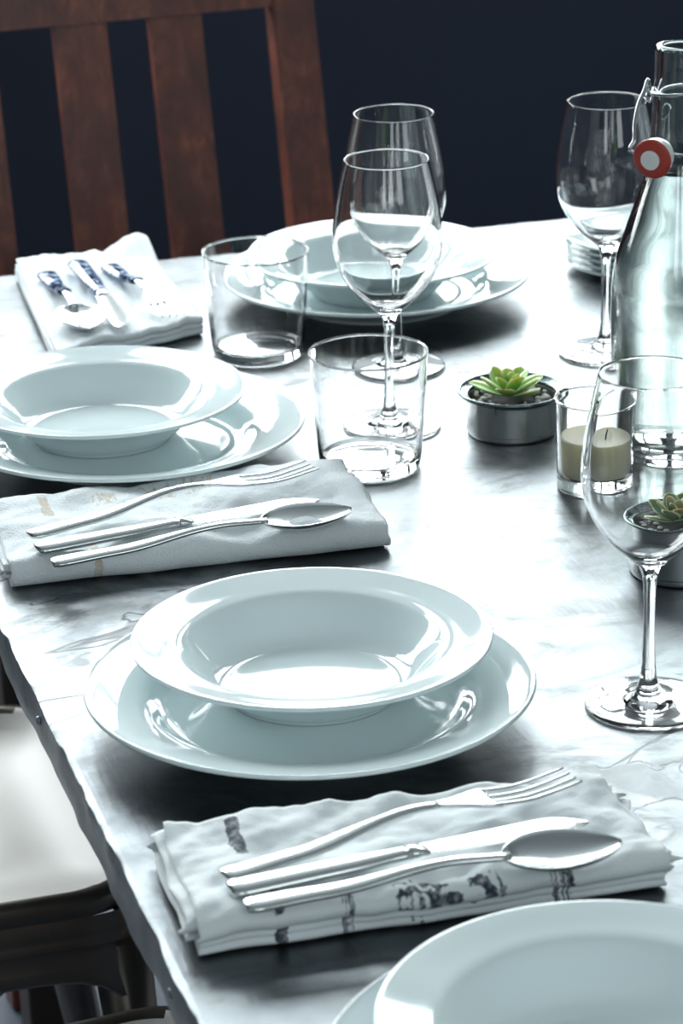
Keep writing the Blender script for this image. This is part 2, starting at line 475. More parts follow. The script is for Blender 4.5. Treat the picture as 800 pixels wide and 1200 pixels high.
# ---------------------------------------------------------------- metal chairs at the left side
def metal_chair():
    # local: x along the table's u axis (+x toward the table), y along v; the backrest stands on the -x side
    t = empty('metal_chair', (0, 0, 0))
    S = .182; rc = .055; H = .45
    def sq(half, r, n=10):
        out = []
        for cx, cy, a0 in ((1, 1, 0), (-1, 1, 90), (-1, -1, 180), (1, -1, 270)):
            for i in range(n+1):
                a = R(a0 + 90*i/n); out.append((cx*(half-r) + r*math.cos(a), cy*(half-r) + r*math.sin(a)))
        return out
    bm = bmesh.new()
    prof = [(-.020, -.0125, .05), (-.013, -.0035, .05), (-.007, -.0005, .055), (-.002, -.0010, .055), (.0012, -.0045, .055), (.0025, -.010, .056), (.0015, -.016, .056), (.0, -.020, .056)]
    rings = []
    inner = [bm.verts.new((x, y, H-.014)) for x, y in sq(S-.08, .04)]
    rings.append(inner)
    for d, z, r in prof: rings.append([bm.verts.new((x, y, H+z)) for x, y in sq(S+d, r)])
    N = len(inner)
    for A, B in zip(rings, rings[1:]):
        for i in range(N): bm.faces.new((A[i], B[i], B[(i+1) % N], A[(i+1) % N]))
    bm.faces.new(inner)
    o_ = obj('seat', bm, [M['seat_paint'], M['chair_metal']], t)
    for p in o_.data.polygons:
        if max(abs(p.center.x), abs(p.center.y)) > S-.016: p.material_index = 1
    # pressed apron with a rib, arched along the bottom
    bm = bmesh.new()
    zs = [(-.0195, 0), (-.026, .0012), (-.033, .0015), (-.038, -.0005), (-.0415, .003), (-.045, -.0002), (-.052, .001)]
    L = sq(1, 0.3, 6)
    K = 24
    sides = []
    loop = []
    for k in range(4):
        for i in range(K):
            s = -1 + 2*i/K
            loop.append((k, s))
    def pt(k, s, d, z):
        h = S + d; r = .05; 
        x = s*h; y = -h
        # soften corners
        if abs(x) > h-r:
            q = (abs(x)-(h-r))/r; y = -(h - r*(1-math.sqrt(max(0, 1-q*q*.55)))*1.0); x = math.copysign(h-r+q*r*.97, x)
        a = k*PI/2; return (x*math.cos(a)-y*math.sin(a), x*math.sin(a)+y*math.cos(a), z)
    rows = [[bm.verts.new(pt(k, s, d + (-.02-z)*.05, H+z)) for k, s in loop] for z, d in zs]
    low = []
    for k, s in loop:
        arch = -.066 - .085*abs(s)**8
        low.append((k, s, arch))
    rows.append([bm.verts.new(pt(k, s, .003, H + a*.5 - .026)) for k, s, a in low])
    rows.append([bm.verts.new(pt(k, s, .006, H + a)) for k, s, a in low])
    rows.append([bm.verts.new(pt(k, s, .0035, H + a - .004)) for k, s, a in low])
    rows.append([bm.verts.new(pt(k, s, -.012, H + a - .001)) for k, s, a in low])
    N = len(loop)
    for A, B in zip(rows, rows[1:]):
        for i in range(N): bm.faces.new((A[i], B[i], B[(i+1) % N], A[(i+1) % N]))
    obj('apron', bm, M['chair_metal'], t)
    for sx in (-1, 1):
        for sy in (-1, 1):
            bm = bmesh.new()
            path = [Vector((sx*(S-.022), sy*(S-.022), H-.05)), Vector((sx*(S-.012), sy*(S-.012), H-.2)), Vector((sx*(S+.028), sy*(S+.028), .008))]
            tube_bm(bm, path, [.024, .020, .014], 10); obj('leg', bm, M['chair_metal'], t)
    bm = bmesh.new()
    for a in (45, -45):
        c, s = math.cos(R(a)), math.sin(R(a)); tube_bm(bm, [(-c*S*.98, -s*S*.98, .22), (c*S*.98, s*S*.98, .22)], .007, 8)
    obj('leg_brace', bm, M['chair_metal'], t)
    bm = bmesh.new()
    path = catmull([(-S+.01, -S+.03, H-.03), (-S-.03, -S+.02, H+.14), (-S-.06, -S+.03, H+.32), (-S-.075, -.06, H+.39), (-S-.075, .06, H+.39), (-S-.06, S-.03, H+.32), (-S-.03, S-.02, H+.14), (-S+.01, S-.03, H-.03)], 8)
    tube_bm(bm, path, .012, 12); obj('back_frame', bm, M['chair_metal'], t)
    bm = bmesh.new(); rows = []
    for i in range(9):
        z = i/8; x = -S+.0 - .078*z**.8; hw = .055 + .01*math.sin(PI*z)
        rows.append([bm.verts.new((x + dx, y, H - .012 + .40*z)) for dx, y in ((-.002, -hw), (-.004, 0), (-.002, hw), (.001, hw), (-.001, 0), (.001, -hw))])
    for A, B in zip(rows, rows[1:]):
        for i in range(6): bm.faces.new((A[i], A[(i+1) % 6], B[(i+1) % 6], B[i]))
    bm.faces.new(rows[0]); bm.faces.new(rows[-1]); obj('back_splat', bm, M['chair_metal'], t)
    return t
mc = metal_chair(); mc.location = (-.375, 2.125, 0); mc.rotation_euler = (0, 0, YAW)
tag(mc, 'metal chair with shiny rounded square seat tucked under the left table edge', 'chair', 'metal chairs along the left side of the table')
m2 = copy_tree(mc); m2.location = mc.location - UV(-.02, .548); m2.rotation_euler = (0, 0, YAW+R(5))
tag(m2, 'dark metal seat rim in the bottom left corner, nearer than the shiny seat', 'chair')

# ---------------------------------------------------------------- plates
def plate_profile(Rr, h, well, foot, flat, th, lip):
    # closed cross-section: underside centre -> foot -> rim -> inner face -> centre
    up = [(0, .0022), (foot-.004, .0022), (foot-.0035, .0002), (foot-.001, 0), (foot+.0005, .0003), (foot+.0025, .0035)]
    return up
def dinner_plate():
    Ro = .135
    out = [(0, .0025), (.070, .0025), (.0745, .0018), (.0755, 0), (.0775, 0), (.079, .0025), (.086, .0065), (.098, .0125), (.115, .0180), (.130, .0224), (.1342, .0238)]
    lip = [(.1352, .0248), (.1349, .0262), (.1338, .0268)]
    inn = [(.130, .0256), (.115, .0222), (.101, .0182), (.094, .0140), (.088, .0095), (.080, .0068), (.066, .0060), (.03, .0058), (0, .0058)]
    return smooth_profile(out+lip+inn, 4)
def deep_plate():
    out = [(0, .0025), (.046, .0025), (.0495, .0018), (.0505, 0), (.0525, 0), (.054, .0025), (.060, .0085), (.070, .0215), (.079, .0310), (.086, .0345), (.098, .0375), (.1078, .0405)]
    lip = [(.1094, .0415), (.1096, .0430), (.1082, .0440)]
    inn = [(.104, .0432), (.092, .0400), (.083, .0378), (.0785, .0345), (.071, .0240), (.0625, .0125), (.056, .0078), (.046, .0062), (.02, .0060), (0, .0060)]
    return smooth_profile([(a, b*.84) for a, b in out+lip+inn], 4)
dp = lathe('dinner_plate', dinner_plate(), M['porcelain'], seg=128)
sp = lathe('deep_plate', deep_plate(), M['porcelain'], seg=128)
spots = [((363,797), (365,743), 'between the printed napkin and the tan-marked napkin', 'in the middle'),
         ((439,318), (436,294), 'at the far table end behind the wine glasses', 'far'),
         ((147,492), (113,455), 'at the left behind the tan-marked napkin', 'left'),
         ((718,1250), (716,1187), 'in the bottom right corner before the printed napkin', 'front')]
for i, (a, b, where, _) in enumerate(spots):
    o = dp if i == 0 else dp.copy()
    if i: C.objects.link(o)
    P = G(*a, TZ+.0255); o.location = (P.x, P.y, TZ+.0004)
    tag(o, 'white dinner plate ' + where, 'plate', 'white dinner plates')
    s = sp if i == 0 else sp.copy()
    if i: C.objects.link(s)
    Q = G(*b, TZ+.0430); s.location = (Q.x, Q.y, TZ+.0068)
    tag(s, 'white deep plate ' + where, 'deep plate', 'white deep plates')
    d_ = Vector((Q.x-P.x, Q.y-P.y, 0))
    if d_.length > .028: d_ *= .028/d_.length
    s.location = (P.x+d_.x, P.y+d_.y, TZ+.0068)

# stack of small plates at the far right
P = G(754, 313)
small = smooth_profile([(0, .001), (.040, .001), (.042, 0), (.044, 0), (.050, .003), (.062, .0052), (.0695, .0085), (.0700, .0095), (.0690, .0100), (.061, .0070), (.050, .0046), (.03, .0040), (0, .0040)], 4)
s0 = lathe('side_plate', small, M['porcelain'], seg=72)
names = ['lowest, on the table itself', 'second from the bottom', 'in the middle of the stack', 'second from the top', 'topmost of the stack']
for k in range(5):
    o = s0 if k == 0 else s0.copy()
    if k: C.objects.link(o)
    o.location = (P.x + random.uniform(-.001, .001), P.y + random.uniform(-.001, .001), TZ+.0004 + k*.0056)
    tag(o, 'small white side plate behind the bottle, ' + names[k], 'plate', 'stacked side plates at the far right')

# ---------------------------------------------------------------- glasses
def wine_glass():
    t = empty('wine_glass', (0, 0, 0))
    foot = smooth_profile([(0, .0006), (.020, .0004), (.0360, 0), (.0380, .0006), (.0383, .0014), (.0372, .0022), (.028, .0032), (.016, .0052), (.009, .0088), (.0055, .0160), (.0042, .026)], 5)
    stem = smooth_profile([(.0042, .026), (.0037, .040), (.0035, .058), (.0037, .074), (.0046, .084), (.0070, .0905)], 5)
    bo = smooth_profile([(.0070, .0905), (.0140, .0965), (.0240, .106), (.0335, .119), (.0398, .134), (.0414, .148), (.0404, .164), (.0372, .184), (.0328, .205), (.03175, .2096), (.0314, .2106)], 6)
    bi = smooth_profile([(.0310, .2104), (.0308, .2094), (.0318, .2045), (.0362, .184), (.0394, .164), (.0404, .148), (.0388, .134), (.0325, .1195), (.0230, .1070), (.0130, .0985), (.0055, .0955), (0, .0950)], 6)
    lathe('foot', foot, M['glass'], t, 64); lathe('stem', stem, M['glass'], t, 40)
    lathe('bowl', bo+bi, M['glass'], t, 72)
    return t
wg = wine_glass()
wspots = [((466,431), 'empty wine glass farthest back of the two overlapping glasses at the centre'),
          ((458,501), 'empty wine glass overlapping another, behind the front tumbler at the centre'),
          ((709,414), 'empty wine glass at the right rear, partly behind the bottle'),
          ((759,826), 'large empty wine glass nearest the camera at the right side')]
for i, (a, lab) in enumerate(wspots):
    o = wg if i == 0 else copy_tree(wg)
    P = G(*a); o.location = (P.x, P.y, TZ+.0005); o.rotation_euler = (0, 0, i*.7)
    tag(o, lab, 'wine glass', 'wine glasses')
def tumbler():
    out = [(0, .0012), (.026, .0010), (.0335, 0), (.0362, .0010), (.0375, .0045), (.0385, .012), (.0415, .050), (.0437, .0825), (.0437, .0838)]
    inn = [(.0430, .0843), (.0424, .0835), (.0421, .0820), (.0400, .050), (.0366, .014), (.0345, .0085), (.030, .0070), (.015, .0064), (0, .0062)]
    return smooth_profile([(a, b*1.04) for a, b in out+inn], 5)
tb = lathe('tumbler', tumbler(), M['glass'], seg=80)
for i, (a, lab) in enumerate([((434,546), 'clear straight tumbler in front of the overlapping wine glasses'), ((303,415), 'clear straight tumbler standing before the far plates, beside the folded napkin')]):
    o = tb if i == 0 else tb.copy()
    if i: C.objects.link(o)
    P = G(*a); o.location = (P.x, P.y, TZ+.0005); tag(o, lab, 'tumbler', 'tumblers')

# ---------------------------------------------------------------- candle in a glass
P = G(695, 571)
vh = lathe('candle_glass', smooth_profile([(0, .001), (.020, .001), (.0245, 0), (.0262, .0015), (.0264, .006), (.0270, .030), (.0280, .0655), (.0282, .0668), (.0276, .0674), (.0268, .0668), (.0263, .064), (.0254, .030), (.0248, .0135), (.022, .0105), (.010, .0100), (0, .0100)], 5), M['glass'], seg=64, loc=(P.x, P.y, TZ+.0005))
tag(vh, 'small clear glass holding a cream candle, left of the bottle', 'candle holder')
ca = empty('candle', (P.x, P.y, TZ+.0112)); tag(ca, 'short cream wax candle inside the small clear glass', 'candle')
lathe('wax', smooth_profile([(0, 0), (.018, 0), (.0222, .001), (.0236, .004), (.0240, .026), (.0236, .029), (.020, .0285), (.008, .0272), (0, .0270)], 4), M['wax'], ca, 48)
bm = bmesh.new(); tube_bm(bm, [(0, 0, .026), (.0004, 0, .031), (.0018, 0, .035)], .0008, 8); obj('wick', bm, M['wick'], ca)

# ---------------------------------------------------------------- potted succulents
def leaf(bm, uvl, az, tilt, L, W, base_r, z0, curl=.25, thick=.22):
    n, m_ = 9, 6
    ca_, sa = math.cos(az), math.sin(az)
    def P(i, j, side):
        t = i/n; s = -1 + 2*j/m_
        w_ = W*.5*((math.sin(PI*(.10 + .88*t)**1.25))**.62)
        if i == n: w_ = 0.0004
        x = base_r + L*t*math.cos(tilt - curl*t*0.5); z = z0 + L*t*math.sin(tilt) + curl*L*t*t*.45
        cup = .30*w_*(s*s)
        y = s*w_
        nrm = -1 if side else 1
        zz = z + cup + (-(thick*w_)*(1-s*s) if side else .02*w_*(1-s*s))
        return Vector((x*ca_ - y*sa, x*sa + y*ca_, zz))
    for side in (0, 1):
        g = [[bm.verts.new(P(i, j, side)) for j in range(m_+1)] for i in range(n+1)]
        for i in range(n):
            for j in range(m_):
                f = bm.faces.new((g[i][j], g[i+1][j], g[i+1][j+1], g[i][j+1]) if not side else (g[i][j], g[i][j+1], g[i+1][j+1], g[i+1][j]))
                for lp, (ii, jj) in zip(f.loops, ((i,j),(i+1,j),(i+1,j+1),(i,j+1)) if not side else ((i,j),(i,j+1),(i+1,j+1),(i+1,j))):
                    s = abs(-1 + 2*jj/m_)*.5
                    if ii >= n: s = .48
                    lp[uvl].uv = (.5 + s, ii/n)
def succulent(kind, a, seed, lm, label, by):
    random.seed(seed)
    P = G(*a); t = empty('potted_succulent', (P.x, P.y, TZ+.0005), random.random()*3); tag(t, label, 'potted plant', 'succulents in steel pots')
    prof = smooth_profile([(0, .0008), (.030, .0008), (.0330, 0), (.0342, .0012), (.0345, .006), (.0348, .028)], 4)
    prof2 = smooth_profile([(.0346, .030), (.0335, .026), (.0332, .01), (.0325, .003), (0, .0025)], 3)
    lathe('pot', prof + [(.0350, .0295)] + prof2, M['pot_steel'], t, 72)
    lathe('pot_rim', smooth_profile([(.0345, .0275), (.0375, .0292), (.0405, .0308), (.0415, .0322), (.0410, .0336), (.0398, .0338), (.0385, .0325), (.0355, .0308), (.0338, .0300), (.0338, .028)], 4), M['pot_rim'], t, 72)
    # soil
    bm = bmesh.new(); c = bm.verts.new((0, 0, .0245)); prev = None; rings = []
    for k in range(1, 7):
        r = .0334*k/6; rings.append([bm.verts.new((r*math.cos(2*PI*i/40), r*math.sin(2*PI*i/40), .0245 + (.0016*noise.noise(Vector((r*120*math.cos(2*PI*i/40), r*120*math.sin(2*PI*i/40), seed))) if k < 6 else -.001))) for i in range(40)])
    for i in range(40): bm.faces.new((c, rings[0][i], rings[0][(i+1) % 40]))
    for A, B in zip(rings, rings[1:]):
        for i in range(40): bm.faces.new((A[i], B[i], B[(i+1) % 40], A[(i+1) % 40]))
    obj('soil', bm, M['soil'], t)
    bm = bmesh.new()
    for k in range(46):
        an, r = random.uniform(0, 2*PI), random.uniform(.015, .031); s = random.uniform(.0012, .0026)
        mt = Matrix.Translation((r*math.cos(an), r*math.sin(an), .0262)) @ Matrix.Rotation(random.random()*6, 4, 'Z') @ Matrix.Diagonal((s*1.3, s, s*.7, 1))
        bmesh.ops.create_icosphere(bm, subdivisions=1, radius=1, matrix=mt)
    tag(obj('gravel', bm, M['pebble'], t), kind='stuff')
    bm = bmesh.new(); uvl = bm.loops.layers.uv.new('UVMap'); g = 2.39996
    n_l = 17
    for k in range(n_l):
        q = k/(n_l-1)       # 0 = innermost
        leaf(bm, uvl, k*g + random.uniform(-.15, .15), R(78 - 66*q**.8 + random.uniform(-5, 5)), .012 + .0175*q**.8 + random.uniform(-.001, .001), .0105 + .0075*q, .0008 + .0025*q, .0275 + .004*(1-q), .28 - .1*q)
    bmesh.ops.remove_doubles(bm, verts=bm.verts, dist=1e-6)
    r_ = obj('rosette', bm, lm, t); r_.location = by
    return t
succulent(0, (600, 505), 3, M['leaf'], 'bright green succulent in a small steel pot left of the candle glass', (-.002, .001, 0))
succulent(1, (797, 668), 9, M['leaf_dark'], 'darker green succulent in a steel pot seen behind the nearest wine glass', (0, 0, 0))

# ---------------------------------------------------------------- bottle with swing top
BP = G(790, 525); bt = empty('swing_top_bottle', (BP.x, BP.y, TZ+.0005))
tag(bt, 'tall swing-top glass water bottle with red gasket stopper at the right edge', 'bottle')
bo = smooth_profile([(0, .004), (.020, .0030), (.038, .0005), (.0420, 0), (.0455, .0020), (.0475, .0070), (.0482, .015), (.0484, .06), (.0484, .115), (.0478, .130), (.0448, .149), (.0368, .174), (.0275, .201), (.0232, .216), (.0215, .232), (.0200, .262), (.0188, .285), (.0186, .296), (.0186, .3010), (.0178, .3040)], 5)
bi = smooth_profile([(.0150, .3046), (.0134, .3035), (.0130, .300), (.0132, .285), (.0150, .262), (.0172, .232), (.0192, .216), (.0238, .201), (.0333, .174), (.0415, .149), (.0446, .130), (.0452, .115), (.0452, .06), (.0450, .018), (.0425, .0115), (.034, .0100), (.018, .0125), (0, .0140)], 5)
lathe('glass_body', bo+bi, M['green_glass'], bt, 80)
wp = smooth_profile([(0, .01385), (.018, .01235), (.034, .00985), (.0426, .01135), (.0452, .018), (.0454, .06), (.0454, .115), (.0448, .130), (.0417, .149), (.0335, .174), (.0240, .201)], 5)
lathe('water', wp + [(.0204, .2122), (.0199, .2130), (.0185, .2120), (0, .2118)], M['water'], bt, 80)
bm = bmesh.new()
tube_bm(bm, [(.0212*math.cos(a), .0212*math.sin(a), .2715 + .0015*math.sin(a+2)) for a in [2*PI*i/40 for i in range(40)]], 0.0014, 8, closed=True)
obj('neck_wire', bm, M['wire'], bt)
CC = Vector((-.0230, -.034, .2300))
ax = Vector((-.50, -.84, -.10)).normalized()
bm = bmesh.new()
for s in (0, 1):
    if s == 0: pth = [(-.0212, .004, .2715), (-.0235, .000, .2790), (-.0265, -.004, .272), (-.0310, -.010, .264), (-.0345, -.018, .252), (-.0355, -.026, .242), CC + Vector((-.0150, .006, .004)), CC - ax*.010]
    else: pth = [(.0212, -.004, .2715), (.026, -.010, .274), (.028, -.016, .264), (.024, -.028, .250), (.014, -.033, .238), (.004, -.032, .2310), CC - ax*.0125 + Vector((.006, 0, -.001)), CC - ax*.0115]
    tube_bm(bm, catmull(pth, 7), .0014, 8)
tube_bm(bm, catmull([(-.0212, .004, .2715), (-.0245, -.002, .268), (-.0225, -.004, .264), (-.0205, -.001, .268), (-.0250, .001, .272)], 6), .0010, 8)
obj('bail_wire', bm, M['wire'], bt)
q = ax.to_track_quat('Z', 'Y')
o = lathe('stopper', smooth_profile([(0, -.0160), (.007, -.0155), (.0105, -.0130), (.0128, -.008), (.0134, -.003), (.0134, -.0012), (.0100, 0), (.0070, .0002), (.0070, .0045), (.0064, .0056), (0, .0058)], 4), M['ceramic'], bt, 48, loc=CC)
o.rotation_mode = 'QUATERNION'; o.rotation_quaternion = q
o = lathe('gasket', smooth_profile([(.0072, -.0008), (.0125, -.0010), (.0142, 0), (.0145, .0012), (.0138, .0024), (.0110, .0032), (.0078, .0036), (.0071, .0030), (.0072, -.0008)], 3), M['red_rubber'], bt, 48, loc=CC)
o.rotation_mode = 'QUATERNION'; o.rotation_quaternion = q

# ---------------------------------------------------------------- napkins
def napkin(name, corners, T, mt, label, seed, wrinkle=.0022, extra=None, th=.0016, ragged=.006, roll=.5, hump=None, lobes=(1.0,)):
    """corners: BL, BR, FR, FL on the table (world). A sheet folded over and over: outer wrap plus folded inner layers."""
    BL, BR, FR, FL = [Vector((c.x, c.y, 0)) for c in corners]
    org = (BL+BR+FR+FL)/4
    D_ = ((BL-FL).length + (BR-FR).length)/2
    verts = []; faces = []; uvs = []
    NS = 110
    paths = []
    # outer wrap
    p = [(1 - .985*i/46, 0.0, 1) for i in range(47)]
    r_ = T/2; ra = min(.5, T*roll/D_)
    q0 = 0
    for q1 in lobes:
        if q0: p.append((.015, T*q0, 1))
        p += [(.015 - ra*(q1-q0)**.5*math.sin(PI*i/12), T*(q0 + (q1-q0)*(.5 - .5*math.cos(PI*i/12))), 1) for i in range(1, 12)]
        q0 = q1
    p += [(.015 + .985*i/56, T, 1) for i in range(57)]
    paths.append((p, 0.0, ragged*.3))
    nl = 3 if T > .015 else 2
    zs = [T*(k+1)/(nl+1) for k in range(nl)]
    inner = []
    for k, z in enumerate(zs):
        a0, a1 = (.05, .985) if k % 2 == 0 else (.985, .05)
        seg_ = [(a0 + (a1-a0)*i/34, z, 0) for i in range(35)]
        if k:
            zm = (zs[k-1]+z)/2; h = (z-zs[k-1])/2; a = inner[-1][0]; sgn = 1 if a > .5 else -1
            inner += [(a + sgn*.02*math.sin(PI*i/6), zm - h*math.cos(PI*i/6), 0) for i in range(1, 6)]
        inner += seg_
    paths.append((inner, .012, ragged))
    for path, inset, rag in paths:
        st = len(verts); m_ = len(path)
        # arc-length measure for the print
        tl_ = [0]
        for a, b in zip(path, path[1:]): tl_.append(tl_[-1] + math.hypot((a[0]-b[0])*D_, a[1]-b[1]))
        for j in range(m_):
            a, z, _ = path[j]
            e0 = -rag*(1 + noise.noise(Vector((a*2, z*200, seed)))) + inset*.0
            e1 = rag*(noise.noise(Vector((a*2.5, z*110, seed+5))))*1.6 + (rag*(.5 + .8*noise.noise(Vector((z*500, seed, 2)))) if 0 < z < T*.95 else 0)
            for i in range(NS+1):
                s = i/NS
                ss = s + e0*3*(1-s) + e1*3*s
                aa = a
                B = BL.lerp(BR, ss); Fp = FL.lerp(FR, ss)
                p = Fp.lerp(B, aa) - org
                zt = z/T
                w1 = noise.noise(Vector((ss*5.5 + a*1.2, a*2.2, seed*3.1)))
                w2 = noise.noise(Vector((ss*13 - a*3, a*5, seed*1.7 + 9)))
                w3 = noise.noise(Vector((ss*34, a*14, seed*1.3 + 4)))
                dz = zt*wrinkle*(1.6*w1 + .8*w2 + .25*w3) * (1.4 if T > .01 else 1)
                # ends droop, middle of the top sinks a little
                end = min(s, 1-s); 
                dz -= zt*T*.12*math.exp(-end*30)
                if z >= T*.99: dz -= T*.10*math.sin(PI*min(1, max(0, a)))
                if hump: dz += hump[2]*zt*math.exp(-((ss-hump[0])**2 + (a-hump[1])**2)/hump[3]**2)
                fr = noise.noise(Vector((ss*7, seed, z*60)))*.0022*(1 if a < .1 else .5) + noise.noise(Vector((ss*3, seed+3, z*20)))*.002
                pf = (B-Fp).normalized()*fr
                verts.append((p.x+pf.x, p.y+pf.y, max(th*.5, z + th*.5 + dz if z > 0 else th*.5)))
                uvs.append((s, (a if z > .5*T else -a)))
        for j in range(m_-1):
            for i in range(NS):
                faces.append((st+j*(NS+1)+i, st+j*(NS+1)+i+1, st+(j+1)*(NS+1)+i+1, st+(j+1)*(NS+1)+i))
    me = D.meshes.new(name); me.from_pydata(verts, [], faces); me.update()
    ul = me.uv_layers.new(name='UVMap')
    for lp in me.loops: ul.data[lp.index].uv = uvs[lp.vertex_index]
    o = link(name, me, mt, loc=(org.x, org.y, TZ+.0010))
    so = o.modifiers.new('thickness', 'SOLIDIFY'); so.thickness = th; so.offset = 0
    tag(o, label, 'napkin')
    return o
# print runs: s along the napkin, t: positive on the top (0 front fold .. 1 back)
M['cloth_blue'] = cloth('printed_cotton', (.80,.86,.88), [(.135, .162, .60, .97, 0), (.16, .185, -.03, .15, 0), (.30, .325, -.06, .03, 26), (.41, .64, -.20, .02, 6), (.74, .79, -.10, .04, 20)], (.035, .045, .075))
M['cloth_tan'] = cloth('terry_cotton', (.84,.90,.93), [(.135, .16, .66, .95, 0), (.215, .235, -.10, .13, 0), (.28, .34, .72, .90, 22), (.42, .50, .72, .95, 18), (.53, .62, .74, .95, 26)], (.62, .54, .44), weave=700, fuzz=1.6)
M['cloth_plain'] = cloth('white_cotton', (.84,.90,.93), [], (.5,.5,.5))

def Tz(z): return TZ + z
napkin('napkin', [G(196, 972, Tz(.018)), G(702, 918, Tz(.018)), G(778, 1000, Tz(.020)), G(236, 1083, Tz(.018))], .021, M['cloth_blue'],
       'folded white napkin with dark printed marks under cutlery, at the front of the table', 1, ragged=.011, wrinkle=.0030, lobes=(.22, .42, 1.0))
napkin('napkin', [G(-12, 594, Tz(.017)), G(400, 540, Tz(.017)), G(452, 612, Tz(.018)), G(14, 660, Tz(.018))], .019, M['cloth_tan'],
       'folded white terry napkin with faint tan marks, between the left and middle plates', 2, wrinkle=.0022, ragged=.007)
napkin('napkin', [G(20, 312, Tz(.012)), G(172, 297, Tz(.012)), G(236, 372, Tz(.016)), G(66, 412, Tz(.016))], .017, M['cloth_plain'],
       'folded plain white napkin under blue-handled cutlery at the far left', 3, wrinkle=.002, hump=(.93, .97, .014, .16), lobes=(.3, .6, 1.0))

# ---------------------------------------------------------------- cutlery (local x from handle end to tip, z up)
def loft(name, secs, mt, parent, seg=16):
    """secs: (x, half width, z centre, half thickness)"""
    bm = bmesh.new(); rings = []
    for x, hw, z, ht in secs:
        rings.append([bm.verts.new((x, hw*math.copysign(abs(math.cos(2*PI*k/seg))**.8, math.cos(2*PI*k/seg)), z + ht*math.sin(2*PI*k/seg))) for k in range(seg)])
    for A, B in zip(rings, rings[1:]):
        for k in range(seg): bm.faces.new((A[k], A[(k+1) % seg], B[(k+1) % seg], B[k]))
    bm.faces.new(rings[0][::-1]); bm.faces.new(rings[-1])
    return obj(name, bm, mt, parent)
def spline(tab, x):
    for i in range(len(tab)-1):
        if tab[i][0] <= x <= tab[i+1][0]:
            t = (x-tab[i][0])/(tab[i+1][0]-tab[i][0]); t = t*t*(3-2*t)
            return tab[i][1] + (tab[i+1][1]-tab[i][1])*t
    return tab[-1][1] if x > tab[-1][0] else tab[0][1]
def handle_secs(x0, x1, wt, zt, tt, n=26):
    out = [(x0, spline(wt, x0)*.35, spline(zt, x0), spline(tt, x0)*.4)]
    out.append((x0+.0008, spline(wt, x0)*.8, spline(zt, x0), spline(tt, x0)*.85))
    for i in range(1, n+1):
        x = x0 + (x1-x0)*i/n; out.append((x, spline(wt, x), spline(zt, x), spline(tt, x)))
    return out
def make_fork(L=.195, hm='steel', slim=1.0):
    t = empty('fork', (0, 0, 0)); hx = L*.60
    wt = [(0, .0082*slim), (L*.25, .0068*slim), (L*.5, .0036), (hx, .0032)]
    zt = [(0, .0036), (L*.2, .0046), (L*.52, .0125), (hx, .0115)]
    tt = [(0, .0026), (L*.3, .0024), (L*.5, .0021), (hx, .0018)]
    split = L*.45
    if hm == 'steel': loft('handle', handle_secs(0, hx, wt, zt, tt), M['steel'], t)
    else:
        loft('handle', handle_secs(0, split, [(0, .0092), (split, .0062)], zt, [(0, .0035), (split, .003)]), M[hm], t)
        loft('neck', handle_secs(split-.001, hx, wt, zt, tt, 10), M['steel'], t)
    # palm
    hl = L - hx
    bm = bmesh.new(); rows = []; n = 14; px = L - hl*.60
    def hz(x): 
        q = (x-hx)/hl; return .0115 - .0085*math.sin(min(1, q*1.25)*PI*.5) + .0030*max(0, q-.6)**1.3*4
    for i in range(n+1):
        x = hx-.002 + (px-hx+.002)*i/n; q = i/n; hw = .0024 + (.0112-.0024)*(q*q*(3-2*q))
        row = []
        for k in range(9):
            s = -1 + k/4; row.append((x, s*hw, hz(x) + .0014*s*s*q))
        rows.append(row)
    top_ = [[bm.verts.new((a, b, c+.0009)) for a, b, c in r] for r in rows]; bot = [[bm.verts.new((a, b, c-.0009)) for a, b, c in r] for r in rows]
    for i in range(n):
        for k in range(8):
            bm.faces.new((top_[i][k], top_[i+1][k], top_[i+1][k+1], top_[i][k+1])); bm.faces.new((bot[i][k], bot[i][k+1], bot[i+1][k+1], bot[i+1][k]))
        bm.faces.new((top_[i][0], bot[i][0], bot[i+1][0], top_[i+1][0])); bm.faces.new((top_[i][8], top_[i+1][8], bot[i+1][8], bot[i][8]))
    bm.faces.new(top_[0]+bot[0][::-1]); bm.faces.new(top_[n]+bot[n][::-1]); obj('head', bm, M['steel'], t)
    for k in range(4):
        s = -1 + 2*k/3; y0 = s*.0096; secs = []
        for i in range(15):
            q = i/14; x = px-.001 + (L-px+.001)*q
            z = hz(x) + .0013*s*s*(1-q*.5); hw = .0017*(1-.45*q) if q < .95 else .0006
            secs.append((x, hw, z, .0010*(1-.3*q), y0*(1 - .06*q)))
        o = loft('tine', [(a, b, c, d) for a, b, c, d, _ in secs], M['steel'], t, 8); o.location.y = y0
    return t
